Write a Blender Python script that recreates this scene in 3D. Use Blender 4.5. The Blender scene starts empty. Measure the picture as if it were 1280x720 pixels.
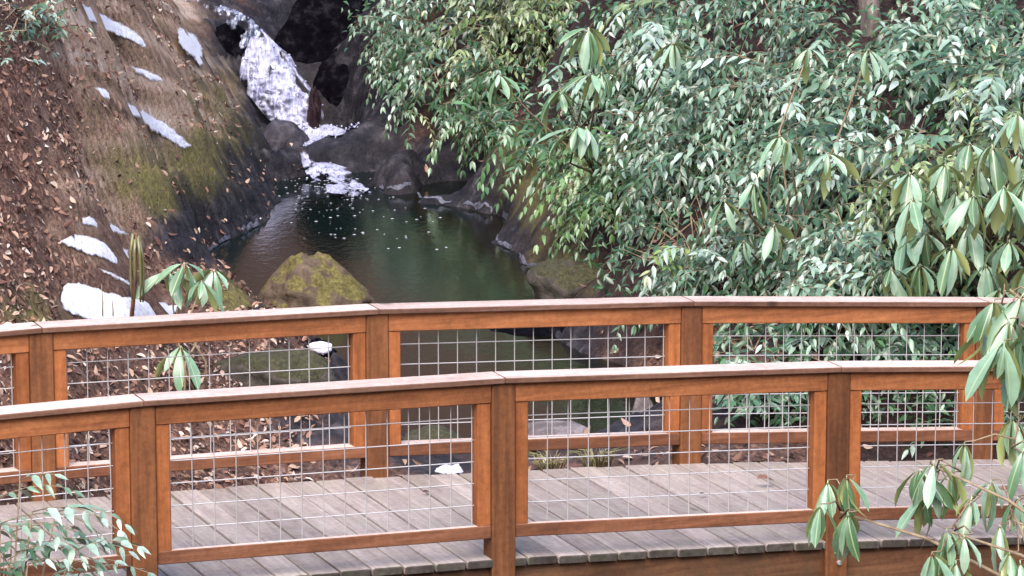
import bpy, bmesh, math, numpy as np
from mathutils import Vector, Matrix

# ------------------------------------------------------------------ camera, sky, sun, exposure
SC = bpy.context.scene
COL = SC.collection
F, PITCH, CAMZ = 4900.4, 0.1994, 4.734
cam_d = bpy.data.cameras.new("camera"); cam = bpy.data.objects.new("camera", cam_d); COL.objects.link(cam)
cam.location = (0, 0, CAMZ); cam.rotation_euler = (math.pi/2 - PITCH, 0, 0)
cam_d.sensor_width = 36; cam_d.lens = 36*F/1280; cam_d.clip_start = 0.5; cam_d.clip_end = 600
SC.camera = cam
SUN_EL, SUN_ROT = math.radians(50), math.radians(192)
W = bpy.data.worlds.new("World"); SC.world = W; W.use_nodes = True
nt = W.node_tree; bg = nt.nodes["Background"]
sk = nt.nodes.new("ShaderNodeTexSky"); sk.sky_type = 'NISHITA'; sk.sun_disc = False
sk.sun_elevation = SUN_EL; sk.sun_rotation = SUN_ROT; sk.air_density = 1.0; sk.dust_density = 1.5
nt.links.new(sk.outputs[0], bg.inputs[0]); bg.inputs[1].default_value = 0.15
sl = bpy.data.lights.new("sun", 'SUN'); sl.energy = 1.7; sl.angle = math.radians(50); sl.color = (1, .91, .80)
so = bpy.data.objects.new("sun", sl); COL.objects.link(so)
sd = Vector((math.sin(SUN_ROT)*math.cos(SUN_EL), math.cos(SUN_ROT)*math.cos(SUN_EL), math.sin(SUN_EL)))
so.rotation_euler = sd.to_track_quat('Z', 'Y').to_euler()
SC.view_settings.view_transform = 'Standard'; SC.view_settings.look = 'None'
SC.view_settings.exposure = 1.78; SC.view_settings.gamma = 1.0
SC.render.engine = 'CYCLES'
SC.cycles.max_bounces = 6; SC.cycles.diffuse_bounces = 2

# ------------------------------------------------------------------ helpers
rng = np.random.default_rng(7)
CP, SP = math.cos(PITCH), math.sin(PITCH)

def ray(px, py):
    u, v = (px-640)/F, (360-py)/F
    return np.array([u, CP + v*SP, -SP + v*CP])
def at(px, py, Y):
    d = ray(px, py); return np.array([0, 0, CAMZ]) + d*(Y/d[1])
def onz(px, py, z):
    d = ray(px, py); return np.array([0, 0, CAMZ]) + d*((z-CAMZ)/d[2])
def project(P):
    x, y, z = P[..., 0], P[..., 1], P[..., 2]-CAMZ
    d = np.maximum(y*CP - z*SP, .3); up = y*SP + z*CP
    return 640 + F*x/d, 360 - F*up/d

def _hash(ix, iy, iz, seed):
    h = (ix*374761393 + iy*668265263 + iz*2147483647 + seed*1274126177) & 0xffffffff
    h = ((h ^ (h >> 13))*1274126177) & 0xffffffff
    h = (h ^ (h >> 16)) & 0xffff
    return h/65535.0
def vnoise(p, seed=0):
    p = np.asarray(p, float); i = np.floor(p).astype(np.int64); f = p-i; f = f*f*(3-2*f)
    r = 0
    for dx in (0, 1):
        for dy in (0, 1):
            for dz in (0, 1):
                w = (f[..., 0] if dx else 1-f[..., 0])*(f[..., 1] if dy else 1-f[..., 1])*(f[..., 2] if dz else 1-f[..., 2])
                r = r + w*_hash(i[..., 0]+dx, i[..., 1]+dy, i[..., 2]+dz, seed)
    return r*2-1
def fbm(p, oct=4, seed=0):
    a, s, r = 1.0, 0, 0
    p = np.asarray(p, float)
    for k in range(oct):
        r = r + a*vnoise(p*(2.03**k)+k*17.3, seed+k); s += a; a *= .5
    return r/s

def tag(o, label=None, cat=None, group=None, kind=None):
    if label: o['label'] = label
    if cat: o['category'] = cat
    if group: o['group'] = group
    if kind: o['kind'] = kind
    return o
def link(name, me, mat=None, parent=None):
    o = bpy.data.objects.new(name, me); COL.objects.link(o)
    if mat is not None and not me.materials: me.materials.append(mat)
    if parent is not None: o.parent = parent
    return o
def empty(name, loc, rz=0, parent=None):
    o = bpy.data.objects.new(name, None); COL.objects.link(o); o.location = loc; o.rotation_euler = (0, 0, rz)
    o.empty_display_size = .2
    if parent is not None: o.parent = parent
    return o
def mesh_np(name, V, Fc, smooth=False):
    me = bpy.data.meshes.new(name)
    me.from_pydata(np.asarray(V).tolist(), [], Fc.tolist() if hasattr(Fc, 'tolist') else Fc)
    if smooth: me.polygons.foreach_set('use_smooth', np.ones(len(me.polygons), bool))
    me.update(); return me
def set_attr(me, name, vals):
    a = me.attributes.new(name, 'FLOAT', 'POINT'); a.data.foreach_set('value', np.asarray(vals, np.float32))

class Acc:                                        # collects tubes into one mesh
    def __init__(s): s.V, s.F = [], []
    def tube(s, pts, r0, r1, n=5):
        pts = [np.asarray(p, float) for p in pts]; b = len(s.V)
        for k, p in enumerate(pts):
            t = pts[min(k+1, len(pts)-1)] - pts[max(k-1, 0)]; t = t/(np.linalg.norm(t)+1e-9)
            a = np.cross(t, [0, 0, 1.0]) if abs(t[2]) < .9 else np.cross(t, [1.0, 0, 0]); a /= np.linalg.norm(a); c = np.cross(t, a)
            r = r0 + (r1-r0)*k/(len(pts)-1)
            for j in range(n):
                an = 2*math.pi*j/n; s.V.append(p + r*(math.cos(an)*a + math.sin(an)*c))
        for k in range(len(pts)-1):
            for j in range(n):
                s.F.append([b+k*n+j, b+k*n+(j+1) % n, b+(k+1)*n+(j+1) % n, b+(k+1)*n+j])
        s.F.append([b+j for j in range(n)][::-1]); s.F.append([b+(len(pts)-1)*n+j for j in range(n)])
    def build(s, name, mat, parent=None, off=(0, 0, 0), smooth=True):
        return link(name, mesh_np(name, np.array(s.V)-np.asarray(off), s.F, smooth), mat, parent)

# ------------------------------------------------------------------ materials
class NB:
    def __init__(s, name):
        s.m = bpy.data.materials.new(name); s.m.use_nodes = True; s.t = s.m.node_tree
        s.b = s.t.nodes["Principled BSDF"]
    def n(s, typ, **kw):
        nd = s.t.nodes.new(typ)
        for k, v in kw.items():
            if k in nd.inputs: nd.inputs[k].default_value = v
            else: setattr(nd, k, v)
        return nd
    def l(s, a, b): s.t.links.new(a, b)
    def noise(s, vec, scale, detail=5, rough=.6, dim='3D', w=None):
        n = s.n("ShaderNodeTexNoise", noise_dimensions=dim); n.inputs['Scale'].default_value = scale
        n.inputs['Detail'].default_value = detail; n.inputs['Roughness'].default_value = rough
        if vec is not None: s.l(vec, n.inputs['Vector'])
        if w is not None: s.l(w, n.inputs['W'])
        return n.outputs['Fac']
    def ramp(s, fac, stops):
        r = s.n("ShaderNodeValToRGB"); e = r.color_ramp.elements
        while len(e) < len(stops): e.new(.5)
        for el, (p, c) in zip(e, stops): el.position = p; el.color = (*c, 1)
        s.l(fac, r.inputs[0]); return r.outputs[0]
    def mix(s, fac, a, b, mode='MIX'):
        m = s.n("ShaderNodeMix", data_type='RGBA', blend_type=mode)
        for v, i in ((fac, 0), (a, 6), (b, 7)):
            if hasattr(v, 'is_linked'): s.l(v, m.inputs[i])
            elif i == 0: m.inputs[0].default_value = v
            else: m.inputs[i].default_value = (*v, 1)
        return m.outputs[2]
    def math(s, op, a, b=0.0, clamp=False):
        m = s.n("ShaderNodeMath", operation=op, use_clamp=clamp)
        for v, i in ((a, 0), (b, 1)):
            if hasattr(v, 'is_linked'): s.l(v, m.inputs[i])
            else: m.inputs[i].default_value = v
        return m.outputs[0]
    def mapr(s, v, a, b, c=0., d=1.):
        m = s.n("ShaderNodeMapRange"); s.l(v, m.inputs[0])
        for i, x in enumerate((a, b, c, d)): m.inputs[i+1].default_value = x
        return m.outputs[0]
    def bump(s, h, strength, dist=.01):
        b = s.n("ShaderNodeBump"); b.inputs['Strength'].default_value = strength; b.inputs['Distance'].default_value = dist
        s.l(h, b.inputs['Height']); s.l(b.outputs[0], s.b.inputs['Normal'])
    def coords(s, scale=(1, 1, 1), out='Object'):
        c = s.n("ShaderNodeTexCoord"); m = s.n("ShaderNodeMapping"); m.inputs['Scale'].default_value = scale
        s.l(c.outputs[out], m.inputs[0]); return m.outputs[0]
    def fin(s, col, rough=.7, spec=.3):
        if hasattr(col, 'is_linked'): s.l(col, s.b.inputs['Base Color'])
        else: s.b.inputs['Base Color'].default_value = (*col, 1)
        if hasattr(rough, 'is_linked'): s.l(rough, s.b.inputs['Roughness'])
        else: s.b.inputs['Roughness'].default_value = rough
        s.b.inputs['Specular IOR Level'].default_value = spec
        return s.m

def wood(name, axis, dark, mid, light, rough=.75, weather=None, spec=.25, grey=None):
    m = NB(name); sc = [22, 22, 22]; sc[axis] = 1.3
    oi = m.n("ShaderNodeObjectInfo").outputs['Random']; w = m.math('MULTIPLY', oi, 50)
    g = m.noise(m.coords(sc), 1.6, 6, .65, '4D', w)
    c = m.ramp(g, [(.28, dark), (.5, mid), (.74, light)])
    sc2 = [4, 4, 4]; sc2[axis] = 1.2
    big = m.noise(m.coords(sc2), 1.5, 4, .6, '4D', w)
    c = m.mix(m.mapr(big, .48, .68, 0, .75), c, dark)                       # stains
    tone = m.mapr(oi, 0, 1, .82, 1.16)
    vm = m.n("ShaderNodeVectorMath", operation='SCALE'); m.l(c, vm.inputs[0]); m.l(tone, vm.inputs['Scale']); c = vm.outputs[0]
    ks = [5, 5, 5]; ks[axis] = 2.6                                          # knots
    vo = m.n("ShaderNodeTexVoronoi", voronoi_dimensions='4D'); m.l(m.coords(ks), vo.inputs['Vector']); m.l(w, vo.inputs['W']); vo.inputs['Scale'].default_value = 1.1
    k = m.mapr(vo.outputs['Distance'], .14, .08, 0, .85)
    c = m.mix(k, c, tuple(x*.3 for x in dark))
    bl = m.noise(m.coords((38, 38, 38)), 1, 4, .75, '4D', w); vb = m.n('ShaderNodeVectorMath', operation='SCALE'); m.l(c, vb.inputs[0]); m.l(m.mapr(bl, .3, .7, .74, 1.24), vb.inputs['Scale']); c = vb.outputs[0]
    if grey:
        gn = m.noise(m.coords((5, 5, 5)), 1.3, 6, .7, '4D', w); c = m.mix(m.mapr(gn, .45, .7, 0, .6), c, grey)
    cs = [60, 60, 60]; cs[axis] = .9
    cr = m.noise(m.coords(cs), 1, 3, .5, '4D', w)
    c = m.mix(m.mapr(cr, .66, .72, 0, .55), c, tuple(x*.4 for x in dark))   # drying cracks
    m.bump(g, .5, .006)
    return m.fin(c, rough, spec)
RAIL = wood("rail_wood", 0, (0.146, 0.048, 0.017), (0.267, 0.095, 0.034), (0.356, 0.139, 0.054))
LOWRAIL = wood("lower_rail_wood", 0, (0.089, 0.033, 0.016), (0.166, 0.065, 0.032), (0.234, 0.099, 0.053))
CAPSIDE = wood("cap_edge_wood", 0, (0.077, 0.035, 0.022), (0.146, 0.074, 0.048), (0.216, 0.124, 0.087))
POST = wood("post_wood", 2, (0.077, 0.028, 0.012), (0.153, 0.057, 0.021), (0.218, 0.085, 0.032))
CLEAT = wood("cleat_wood", 2, (0.162, 0.049, 0.015), (0.275, 0.091, 0.029), (0.356, 0.131, 0.045))
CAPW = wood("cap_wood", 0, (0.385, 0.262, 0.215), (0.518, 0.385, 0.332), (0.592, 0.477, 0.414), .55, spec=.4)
PLANK = wood("plank_wood", 1, (0.193, 0.148, 0.137), (0.290, 0.235, 0.215), (0.380, 0.323, 0.298), .8, grey=(0.276, 0.252, 0.197))
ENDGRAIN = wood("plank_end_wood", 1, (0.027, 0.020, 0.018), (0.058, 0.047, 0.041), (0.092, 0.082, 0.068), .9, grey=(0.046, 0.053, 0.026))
BEAM = wood("beam_wood", 0, (0.054, 0.023, 0.011), (0.112, 0.049, 0.023), (0.169, 0.082, 0.038), grey=(0.069, 0.045, 0.026))
wm = NB("galvanised_wire"); WIRE = wm.fin((.50, .48, .48), .5, .4); wm.b.inputs['Metallic'].default_value = .55

# ------------------------------------------------------------------ terrain
ZW = -0.50
ctrl = []
def c3(px, py, Y): ctrl.append(at(px, py, Y))
def cz(px, py, z): ctrl.append(onz(px, py, z))
for px, py in ((250, 328), (275, 303), (300, 292), (330, 268), (342, 240), (372, 222), (440, 470), (452, 520)): cz(px, py, ZW)      # left shore
for px, py in ((452, 215), (480, 240), (530, 250), (600, 265), (622, 300), (650, 330), (676, 338), (765, 385), (830, 470), (845, 530)): cz(px, py, ZW)  # right shore
for px, py, z in ((520, 224, -.41), (580, 240, -.40), (495, 205, -.36), (640, 268, -.36), (668, 300, -.36), (470, 264, -.66), (520, 274, -.66), (582, 290, -.66), (604, 322, -.66), (632, 350, -.66), (440, 250, -.62)): cz(px, py, z)
for px, py in ((400, 300), (470, 290), (540, 310), (600, 345), (560, 400), (640, 450), (620, 520), (480, 350)): cz(px, py, -.95)
for a in ((0, 0, 21.6), (60, 0, 23.0), (100, 0, 24.6), (0, 200, 20.6), (100, 200, 22.4), (0, 370, 19.7), (100, 400, 20.5), (150, 100, 25.6),
          (200, 0, 30), (200, 100, 27.7), (200, 200, 26.2), (200, 300, 25.4), (200, 390, 22.4), (270, 200, 28.2), (290, 240, 28.2), (250, 60, 31),
          (320, 190, 31.0), (300, 110, 32.2),
          (100, 450, 20), (100, 520, 19.4), (250, 450, 21.4), (300, 520, 20.8), (420, 540, 21), (400, 430, 23.2), (330, 400, 23.6), (250, 395, 22.4),
          (220, -10, 33.4), (300, 30, 33.4), (350, 100, 32.9), (395, 160, 32.7), (430, 176, 32.6),
          (380, 40, 34.2), (430, 90, 33.8),
          (520, 210, 30.2), (560, 150, 30.7), (650, 230, 28.3), (700, 280, 26.8), (700, 200, 27.6), (640, 150, 29.2), (700, 100, 28.2), (500, 100, 31.6), (460, 20, 32.7),
          (740, 360, 25), (800, 350, 24), (800, 200, 25.6), (800, 0, 27.6), (1000, 350, 22.5), (1000, 200, 24), (1000, 0, 26), (1280, 350, 21.5), (1280, 200, 23), (1280, 0, 25),
          (900, 450, 21.6), (1100, 450, 21.7), (1200, 520, 21.3), (1290, 470, 21.9), (900, 540, 20.9), (870, 590, 20.1)): c3(*a)
for P in ((-.3, 19.4, -.95), (.3, 18, -1.1), (.6, 16, -1.3), (1, 13, -1.6), (1.5, 8, -2.0), (-2.6, 17.6, -.35), (-2.6, 15.5, -.55), (3.6, 19.7, -1.0), (3.2, 17.6, -.95), (5, 19.5, -1.0), (4.6, 21, -.5), (2.6, 15.5, -.6),
          (-3, 10, .2), (4, 10, .2), (0, 0, 3.1), (-8, 0, 3.3), (8, 0, 3.3), (0, -8, 3.6), (-12, 14, 2.2), (12, 14, 2.2),
          (-7, 21, 3.6), (-6, 26, 4.6), (-5.5, 31, 4.0), (-12, 26, 7), (-4, 36, 3.0), (-10, 38, 8), (0, 37, 1.6), (0, 44, 5), (-5, 48, 8), (6, 46, 8), (4, 33, 4.6), (7, 27, 4.6), (7, 22, 2.6), (12, 28, 7), (10, 38, 9)):
    ctrl.append(np.array(P, float))
ctrl = np.array(ctrl)
def tps_fit(P, lam=.002):
    n = len(P); d2 = ((P[:, None, :2]-P[None, :, :2])**2).sum(-1)
    K = .5*d2*np.log(d2+1e-9) + lam*np.eye(n); Q = np.c_[np.ones(n), P[:, :2]]
    A = np.block([[K, Q], [Q.T, np.zeros((3, 3))]]); return np.linalg.solve(A, np.r_[P[:, 2], np.zeros(3)])
TW = tps_fit(ctrl)
def tps(xy):
    out = np.empty(len(xy))
    for s in range(0, len(xy), 20000):
        q = xy[s:s+20000]; d2 = ((q[:, None]-ctrl[None, :, :2])**2).sum(-1)
        out[s:s+20000] = (.5*d2*np.log(d2+1e-9)) @ TW[:-3] + TW[-3] + q @ TW[-2:]
    return out
def axis(a, b, step, lo, hi, g=1.22):
    c = list(np.arange(a, b+1e-6, step)); s = step; x = c[-1]
    while x < hi: s *= g; x += s; c.append(x)
    s = step; x = c[0]; pre = []
    while x > lo: s *= g; x -= s; pre.append(x)
    return np.array(pre[::-1]+c)
XS = axis(-4.6, 4.4, .036, -90, 90); YS = axis(18.0, 34.6, .036, -40, 120)
GX, GY = np.meshgrid(XS, YS)
far = np.maximum(0, np.maximum(np.abs(GX)-13, np.maximum(GY-46, -6-GY)))
cxy = np.c_[np.clip(GX, -13, 13).ravel(), np.clip(GY, -6, 46).ravel()]
GZ = tps(cxy).reshape(GX.shape) + np.minimum(far*.45, 14)
PT = np.stack([GX, GY, GZ], -1)
PXX, PYY = project(PT)
ny, nx = GX.shape
def zat(x, y):
    x = np.asarray(x, float); y = np.asarray(y, float)
    i = np.clip(np.searchsorted(XS, x)-1, 0, nx-2); j = np.clip(np.searchsorted(YS, y)-1, 0, ny-2)
    u = (x-XS[i])/(XS[i+1]-XS[i]); v = (y-YS[j])/(YS[j+1]-YS[j])
    return (GZ[j, i]*(1-u)+GZ[j, i+1]*u)*(1-v) + (GZ[j+1, i]*(1-u)+GZ[j+1, i+1]*u)*v
_Y = np.arange(18.3, 46, .03)
def hit(px, py):
    d = ray(px, py); t = _Y/d[1]
    x, z = d[0]*t, CAMZ+d[2]*t
    b = np.nonzero(z < zat(x, _Y))[0]
    k = b[0] if len(b) else len(_Y)-1
    Y = _Y[k]-.015; return np.array([d[0]/d[1]*Y, Y, float(zat(d[0]/d[1]*Y, Y))])
def nrm(P, e=.08):
    x, y = P[0], P[1]
    n = np.array([zat(x-e, y)-zat(x+e, y), zat(x, y-e)-zat(x, y+e), 2*e]); return n/np.linalg.norm(n)

SNOW_PATCHES = [
    ("long snow streak topmost on the brown slope left of the waterfall", [(88, 2), (105, 3), (135, 22), (165, 36), (185, 50), (206, 68), (190, 66), (160, 50), (128, 36), (100, 18)], .035),
    ("rounded snow patch on the dark rock beside the upper waterfall", [(220, 38), (232, 35), (246, 45), (254, 62), (258, 80), (250, 84), (238, 70), (224, 56)], .035),
    ("short narrow snow strip in the middle of the brown slope", [(158, 80), (175, 86), (200, 94), (206, 104), (190, 102), (168, 92)], .035),
    ("long diagonal snow streak ending above the yellow moss", [(114, 108), (135, 110), (158, 126), (182, 140), (205, 152), (228, 172), (242, 184), (224, 185), (200, 170), (180, 154), (150, 132), (128, 120)], .035),
    ("thin curved snow strip, uppermost of those above the far handrail", [(100, 272), (112, 271), (140, 280), (164, 294), (150, 294), (128, 288), (104, 281)], .035),
    ("broad snow band below the thin curved strip", [(76, 302), (92, 293), (115, 296), (140, 308), (163, 312), (162, 334), (140, 330), (108, 318), (86, 310)], .035),
    ("very thin sliver of snow between the two broad bands", [(117, 333), (130, 336), (150, 345), (182, 358), (180, 362), (158, 354), (132, 344)], .025),
    ("largest snow patch just above the far handrail", [(80, 357), (98, 352), (120, 360), (150, 370), (185, 374), (224, 382), (216, 398), (180, 402), (150, 404), (112, 402), (84, 390), (72, 376)], .035),
    ("small lump of snow under the far bottom rail", [(540, 590), (550, 582), (574, 578), (580, 590), (560, 595)], .035),
]
def inside(P, poly):
    x, y = P[:, 0], P[:, 1]; r = np.zeros(len(P), bool); n = len(poly)
    for i in range(n):
        (x1, y1), (x2, y2) = poly[i], poly[(i+1) % n]
        r ^= ((y1 > y) != (y2 > y)) & (x < (x2-x1)*(y-y1)/(y2-y1+1e-9)+x1)
    return r
def polydist(Q, pl):
    d = np.full(len(Q), 1e6)
    for i in range(len(pl)):
        a, b = pl[i], pl[(i+1) % len(pl)]; t = np.clip(((Q-a)@(b-a))/((b-a)@(b-a)+1e-9), 0, 1); d = np.minimum(d, np.linalg.norm(Q-a-t[:, None]*(b-a), axis=1))
    return np.where(inside(Q, pl), -d, d)
# kinds of ground: 0 leaf litter, 1 moss, 2 bare soil and rock, 3 wet dark rock, 4 shrub shade painted dark
blobs = [(0, 0, 300, 90, 150), (0, 45, 130, 70, 90), (0, 120, 340, 80, 70), (0, 250, 470, 120, 50), (0, 100, 500, 150, 50), (0, 180, 380, 70, 40), (2, 130, 40, 60, 40), (2, 170, 150, 60, 50), (2, 210, 60, 50, 40), (1, 250, 180, 50, 25), (1, 185, 240, 50, 25), (1, 305, 172, 25, 22), (2, 120, 300, 60, 40), (2, 110, 200, 45, 60), (2, 180, 130, 70, 50), (1, 60, 390, 50, 28),
         (2, 150, 60, 70, 60), (2, 240, 140, 50, 45), (2, 130, 250, 40, 40), (2, 190, 90, 50, 50),
         (1, 205, 195, 75, 42), (1, 265, 225, 40, 30), (1, 25, 385, 45, 32), (1, 275, 135, 25, 20), (1, 150, 220, 30, 30), (1, 280, 370, 40, 20), (1, 255, 110, 35, 30),
         (3, 320, 190, 45, 50), (3, 270, 80, 40, 60), (3, 350, 80, 60, 100), (3, 265, 275, 75, 50), (3, 300, 215, 35, 45), (3, 210, 310, 40, 25), (3, 300, 250, 40, 30), (3, 400, 170, 60, 60),
         (3, 520, 215, 95, 45), (3, 570, 240, 80, 30), (3, 430, 90, 60, 90), (3, 480, 130, 40, 50), (3, 640, 300, 50, 60), (3, 450, 60, 50, 90), (3, 600, 220, 40, 40), (3, 560, 420, 200, 80), (3, 640, 520, 200, 50),
         (1, 655, 220, 35, 45), (1, 690, 260, 30, 40), (1, 710, 345, 50, 25), (1, 620, 175, 50, 25),
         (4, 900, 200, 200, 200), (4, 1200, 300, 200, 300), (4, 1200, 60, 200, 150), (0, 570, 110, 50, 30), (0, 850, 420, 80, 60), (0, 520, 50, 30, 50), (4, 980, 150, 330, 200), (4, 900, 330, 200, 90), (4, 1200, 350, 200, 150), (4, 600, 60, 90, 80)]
nz = fbm(PT*2.2, 3, 5)*.9; nz2 = fbm(PT*7, 2, 9)*.5
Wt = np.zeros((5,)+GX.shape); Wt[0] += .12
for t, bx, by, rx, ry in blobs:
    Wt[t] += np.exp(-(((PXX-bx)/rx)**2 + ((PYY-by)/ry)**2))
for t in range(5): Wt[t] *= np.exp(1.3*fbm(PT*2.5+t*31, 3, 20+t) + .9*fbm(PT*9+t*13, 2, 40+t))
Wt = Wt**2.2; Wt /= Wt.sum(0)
core = (GX > -5) & (GX < 5) & (GY > 17) & (GY < 35)
rocky = (Wt[2]*.6+Wt[3]+Wt[1]*.8)
_a = hit(310, 180)-hit(110, 35); _a /= np.linalg.norm(_a); _n = np.cross(nrm(hit(210, 120), .5), _a); _n /= np.linalg.norm(_n); _b = np.cross(_n, _a)
ST = np.stack([PT@_a*.55, PT@_n*8.5, PT@_b*1.1], -1); strat = fbm(ST, 4, 3); BAND = fbm(ST*np.array([1, 1.7, 1]), 4, 71)
SMOOTH = np.zeros(GX.shape)                      # the ground lies smooth under the snow
for _l, _p, _t in SNOW_PATCHES:
    _p = np.array(_p, float); _m = (PXX > _p[:, 0].min()-25) & (PXX < _p[:, 0].max()+25) & (PYY > _p[:, 1].min()-25) & (PYY < _p[:, 1].max()+25) & (GY > 18)
    if _m.any(): SMOOTH[_m] = np.maximum(SMOOTH[_m], np.clip(1-(polydist(np.stack([PXX[_m], PYY[_m]], -1), _p)-3)/14, 0, 1))
KEEP = 1-.93*SMOOTH
GZ = GZ + KEEP*(.035*fbm(PT*3.2, 4, 1) + .022*Wt[0]*fbm(PT*11, 3, 2) + rocky*(.07*(((PT@_n)*2.6+.5*fbm(PT*1.3, 3, 90)) % 1.0 - .5) + .08*strat + .03*(1-2*np.abs(BAND)) + .02*fbm(PT*12, 3, 4)) + Wt[3]*(.05*np.abs(fbm(PT*np.array([4, 4, 6]), 4, 12)) + .018*fbm(PT*16, 3, 14)) + .05*Wt[0]*fbm(PT*4.5, 3, 6))
inpool = (PT[..., 2] < ZW-.05)
PT[..., 2] = GZ
ny, nx = GX.shape
idx = np.arange(ny*nx).reshape(ny, nx)
FC = np.stack([idx[:-1, :-1], idx[:-1, 1:], idx[1:, 1:], idx[1:, :-1]], -1).reshape(-1, 4)
def ground_mat():
    m = NB("forest_ground"); co = m.n("ShaderNodeTexCoord").outputs['Object']
    A = lambda n: m.n("ShaderNodeAttribute", attribute_name=n).outputs['Fac']
    n1 = m.noise(co, 9, 6, .7); n2 = m.noise(co, 34, 4, .7); n3 = m.noise(co, 2.2, 5, .6)
    litter = m.mix(m.mapr(n3, .42, .62), m.ramp(n2, [(.34, (.025, .012, .010)), (.5, (.12, .060, .042)), (.68, (.29, .18, .135))]),
                   m.ramp(n1, [(.36, (.03, .016, .013)), (.55, (.11, .063, .05)), (.74, (.24, .16, .13))]))
    moss = m.mix(m.mapr(n1, .35, .65), m.ramp(n2, [(.3, (.04, .034, .012)), (.5, (.15, .13, .036)), (.72, (.27, .235, .075))]), (.11, .085, .045))
    soil = m.mix(m.mapr(n1, .42, .66, 0, .6), m.ramp(m.math('ADD', m.math('MULTIPLY', A('band'), .55), m.math('MULTIPLY', n2, .7)), [(.10, (.05, .028, .022)), (.24, (.20, .115, .08)), (.40, (.38, .25, .19)), (.56, (.50, .39, .32))]), (.19, .145, .075))
    wet = m.ramp(m.noise(co, 6, 7, .72), [(.3, (.004, .004, .006)), (.52, (.022, .020, .025)), (.70, (.075, .068, .076))])
    c = m.mix(A('moss'), litter, moss); c = m.mix(A('soil'), c, soil); c = m.mix(A('wet'), c, wet); c = m.mix(A('under_shade'), c, m.ramp(n2, [(.3, (.010, .006, .006)), (.55, (.032, .018, .017)), (.75, (.08, .05, .042))]))  # last mix darkens the ground colour to imitate shade beneath the shrubs
    h = m.math('ADD', m.math('MULTIPLY', n1, .7), m.math('MULTIPLY', n2, .4)); m.bump(h, .8, .05)
    m.l(m.mapr(A('wet'), 0, 1, .2, .12), m.b.inputs['Specular IOR Level']); c2 = m.fin(c, m.mapr(A('wet'), 0, 1, .95, .5), .15); return c2
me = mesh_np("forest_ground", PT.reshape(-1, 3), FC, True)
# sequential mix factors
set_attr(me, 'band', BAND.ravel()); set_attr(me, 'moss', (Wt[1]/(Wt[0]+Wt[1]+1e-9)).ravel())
set_attr(me, 'soil', (Wt[2]/(Wt[0]+Wt[1]+Wt[2]+1e-9)).ravel()); set_attr(me, 'wet', (Wt[3]/(1-Wt[4]+1e-6)).ravel()); set_attr(me, 'under_shade', Wt[4].ravel())
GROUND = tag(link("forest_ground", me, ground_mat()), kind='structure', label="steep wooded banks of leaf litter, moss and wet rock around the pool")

# ------------------------------------------------------------------ water
def water_mat():
    m = NB("pool_water"); co = m.coords((1, .55, 1))
    r = m.noise(co, 16, 4, .6); r2 = m.noise(co, 3, 3, .5)
    cx = m.n("ShaderNodeSeparateXYZ"); m.l(m.n("ShaderNodeTexCoord").outputs['Object'], cx.inputs[0])
    br = m.math('ADD', m.mapr(cx.outputs[0], -1.2, .2), m.mapr(r2, .3, .7, -.45, .45))
    c = m.mix(m.math('ADD', br, 0, True), (.0015, .006, .0045), (.006, .0045, .002))
    m.bump(m.math('ADD', r, m.math('MULTIPLY', r2, .8)), .09, .03)
    m.b.inputs['IOR'].default_value = 1.33
    return m.fin(c, .07, .5)
WATER = water_mat()
xs = np.linspace(-3.2, 2.2, 40); ys = np.linspace(10, 33, 120)
wx, wy = np.meshgrid(xs, ys)
wz = np.where(wy > 20.3, ZW, ZW - (20.3-wy)*.10)
wv = np.stack([wx, wy, wz], -1).reshape(-1, 3); wi = np.arange(wx.size).reshape(wx.shape)
wf = np.stack([wi[:-1, :-1], wi[:-1, 1:], wi[1:, 1:], wi[1:, :-1]], -1).reshape(-1, 4)
tag(link("pool_water", mesh_np("pool_water", wv, wf, True), WATER), kind='structure', label="dark green plunge pool and the stream running under the bridge")

fm = NB("white_water"); fco = fm.coords((1, 1, 1))
fn = fm.math('ADD', fm.math('MULTIPLY', fm.noise(fm.coords((3.2, 1, .35)), 16, 3, .6), .6), fm.math('MULTIPLY', fm.noise(fm.coords((1, 1, 1)), 8, 3, .6), .4))
fm.bump(fn, .4, .04)
def film(m, n):                                      # where the sheet runs thin one sees through it
    f = m.n('ShaderNodeAttribute', attribute_name='film').outputs['Fac']
    m.l(m.math('ADD', m.mapr(f, .0, .85, -.3, 1.15), m.mapr(n, .3, .7, -.6, .45), True), m.b.inputs['Alpha'])
film(fm, fm.noise(fm.coords((2.6, 1, .4)), 20, 3, .6))
WHITE = fm.fin(fm.ramp(fn, [(.32, (.12, .12, .21)), (.43, (.27, .27, .39)), (.54, (.43, .43, .56)), (.66, (.56, .56, .66))]), .45, .4)
tm = NB('thin_water'); tmn = tm.noise(tm.coords((3, 1, .6)), 12, 5, .7); tm.bump(tmn, .6, .03)
film(tm, tmn)
THIN = tm.fin(tm.ramp(tmn, [(.38, (.03, .035, .055)), (.5, (.16, .18, .25)), (.62, (.55, .57, .68))]), .3, .4)
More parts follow.
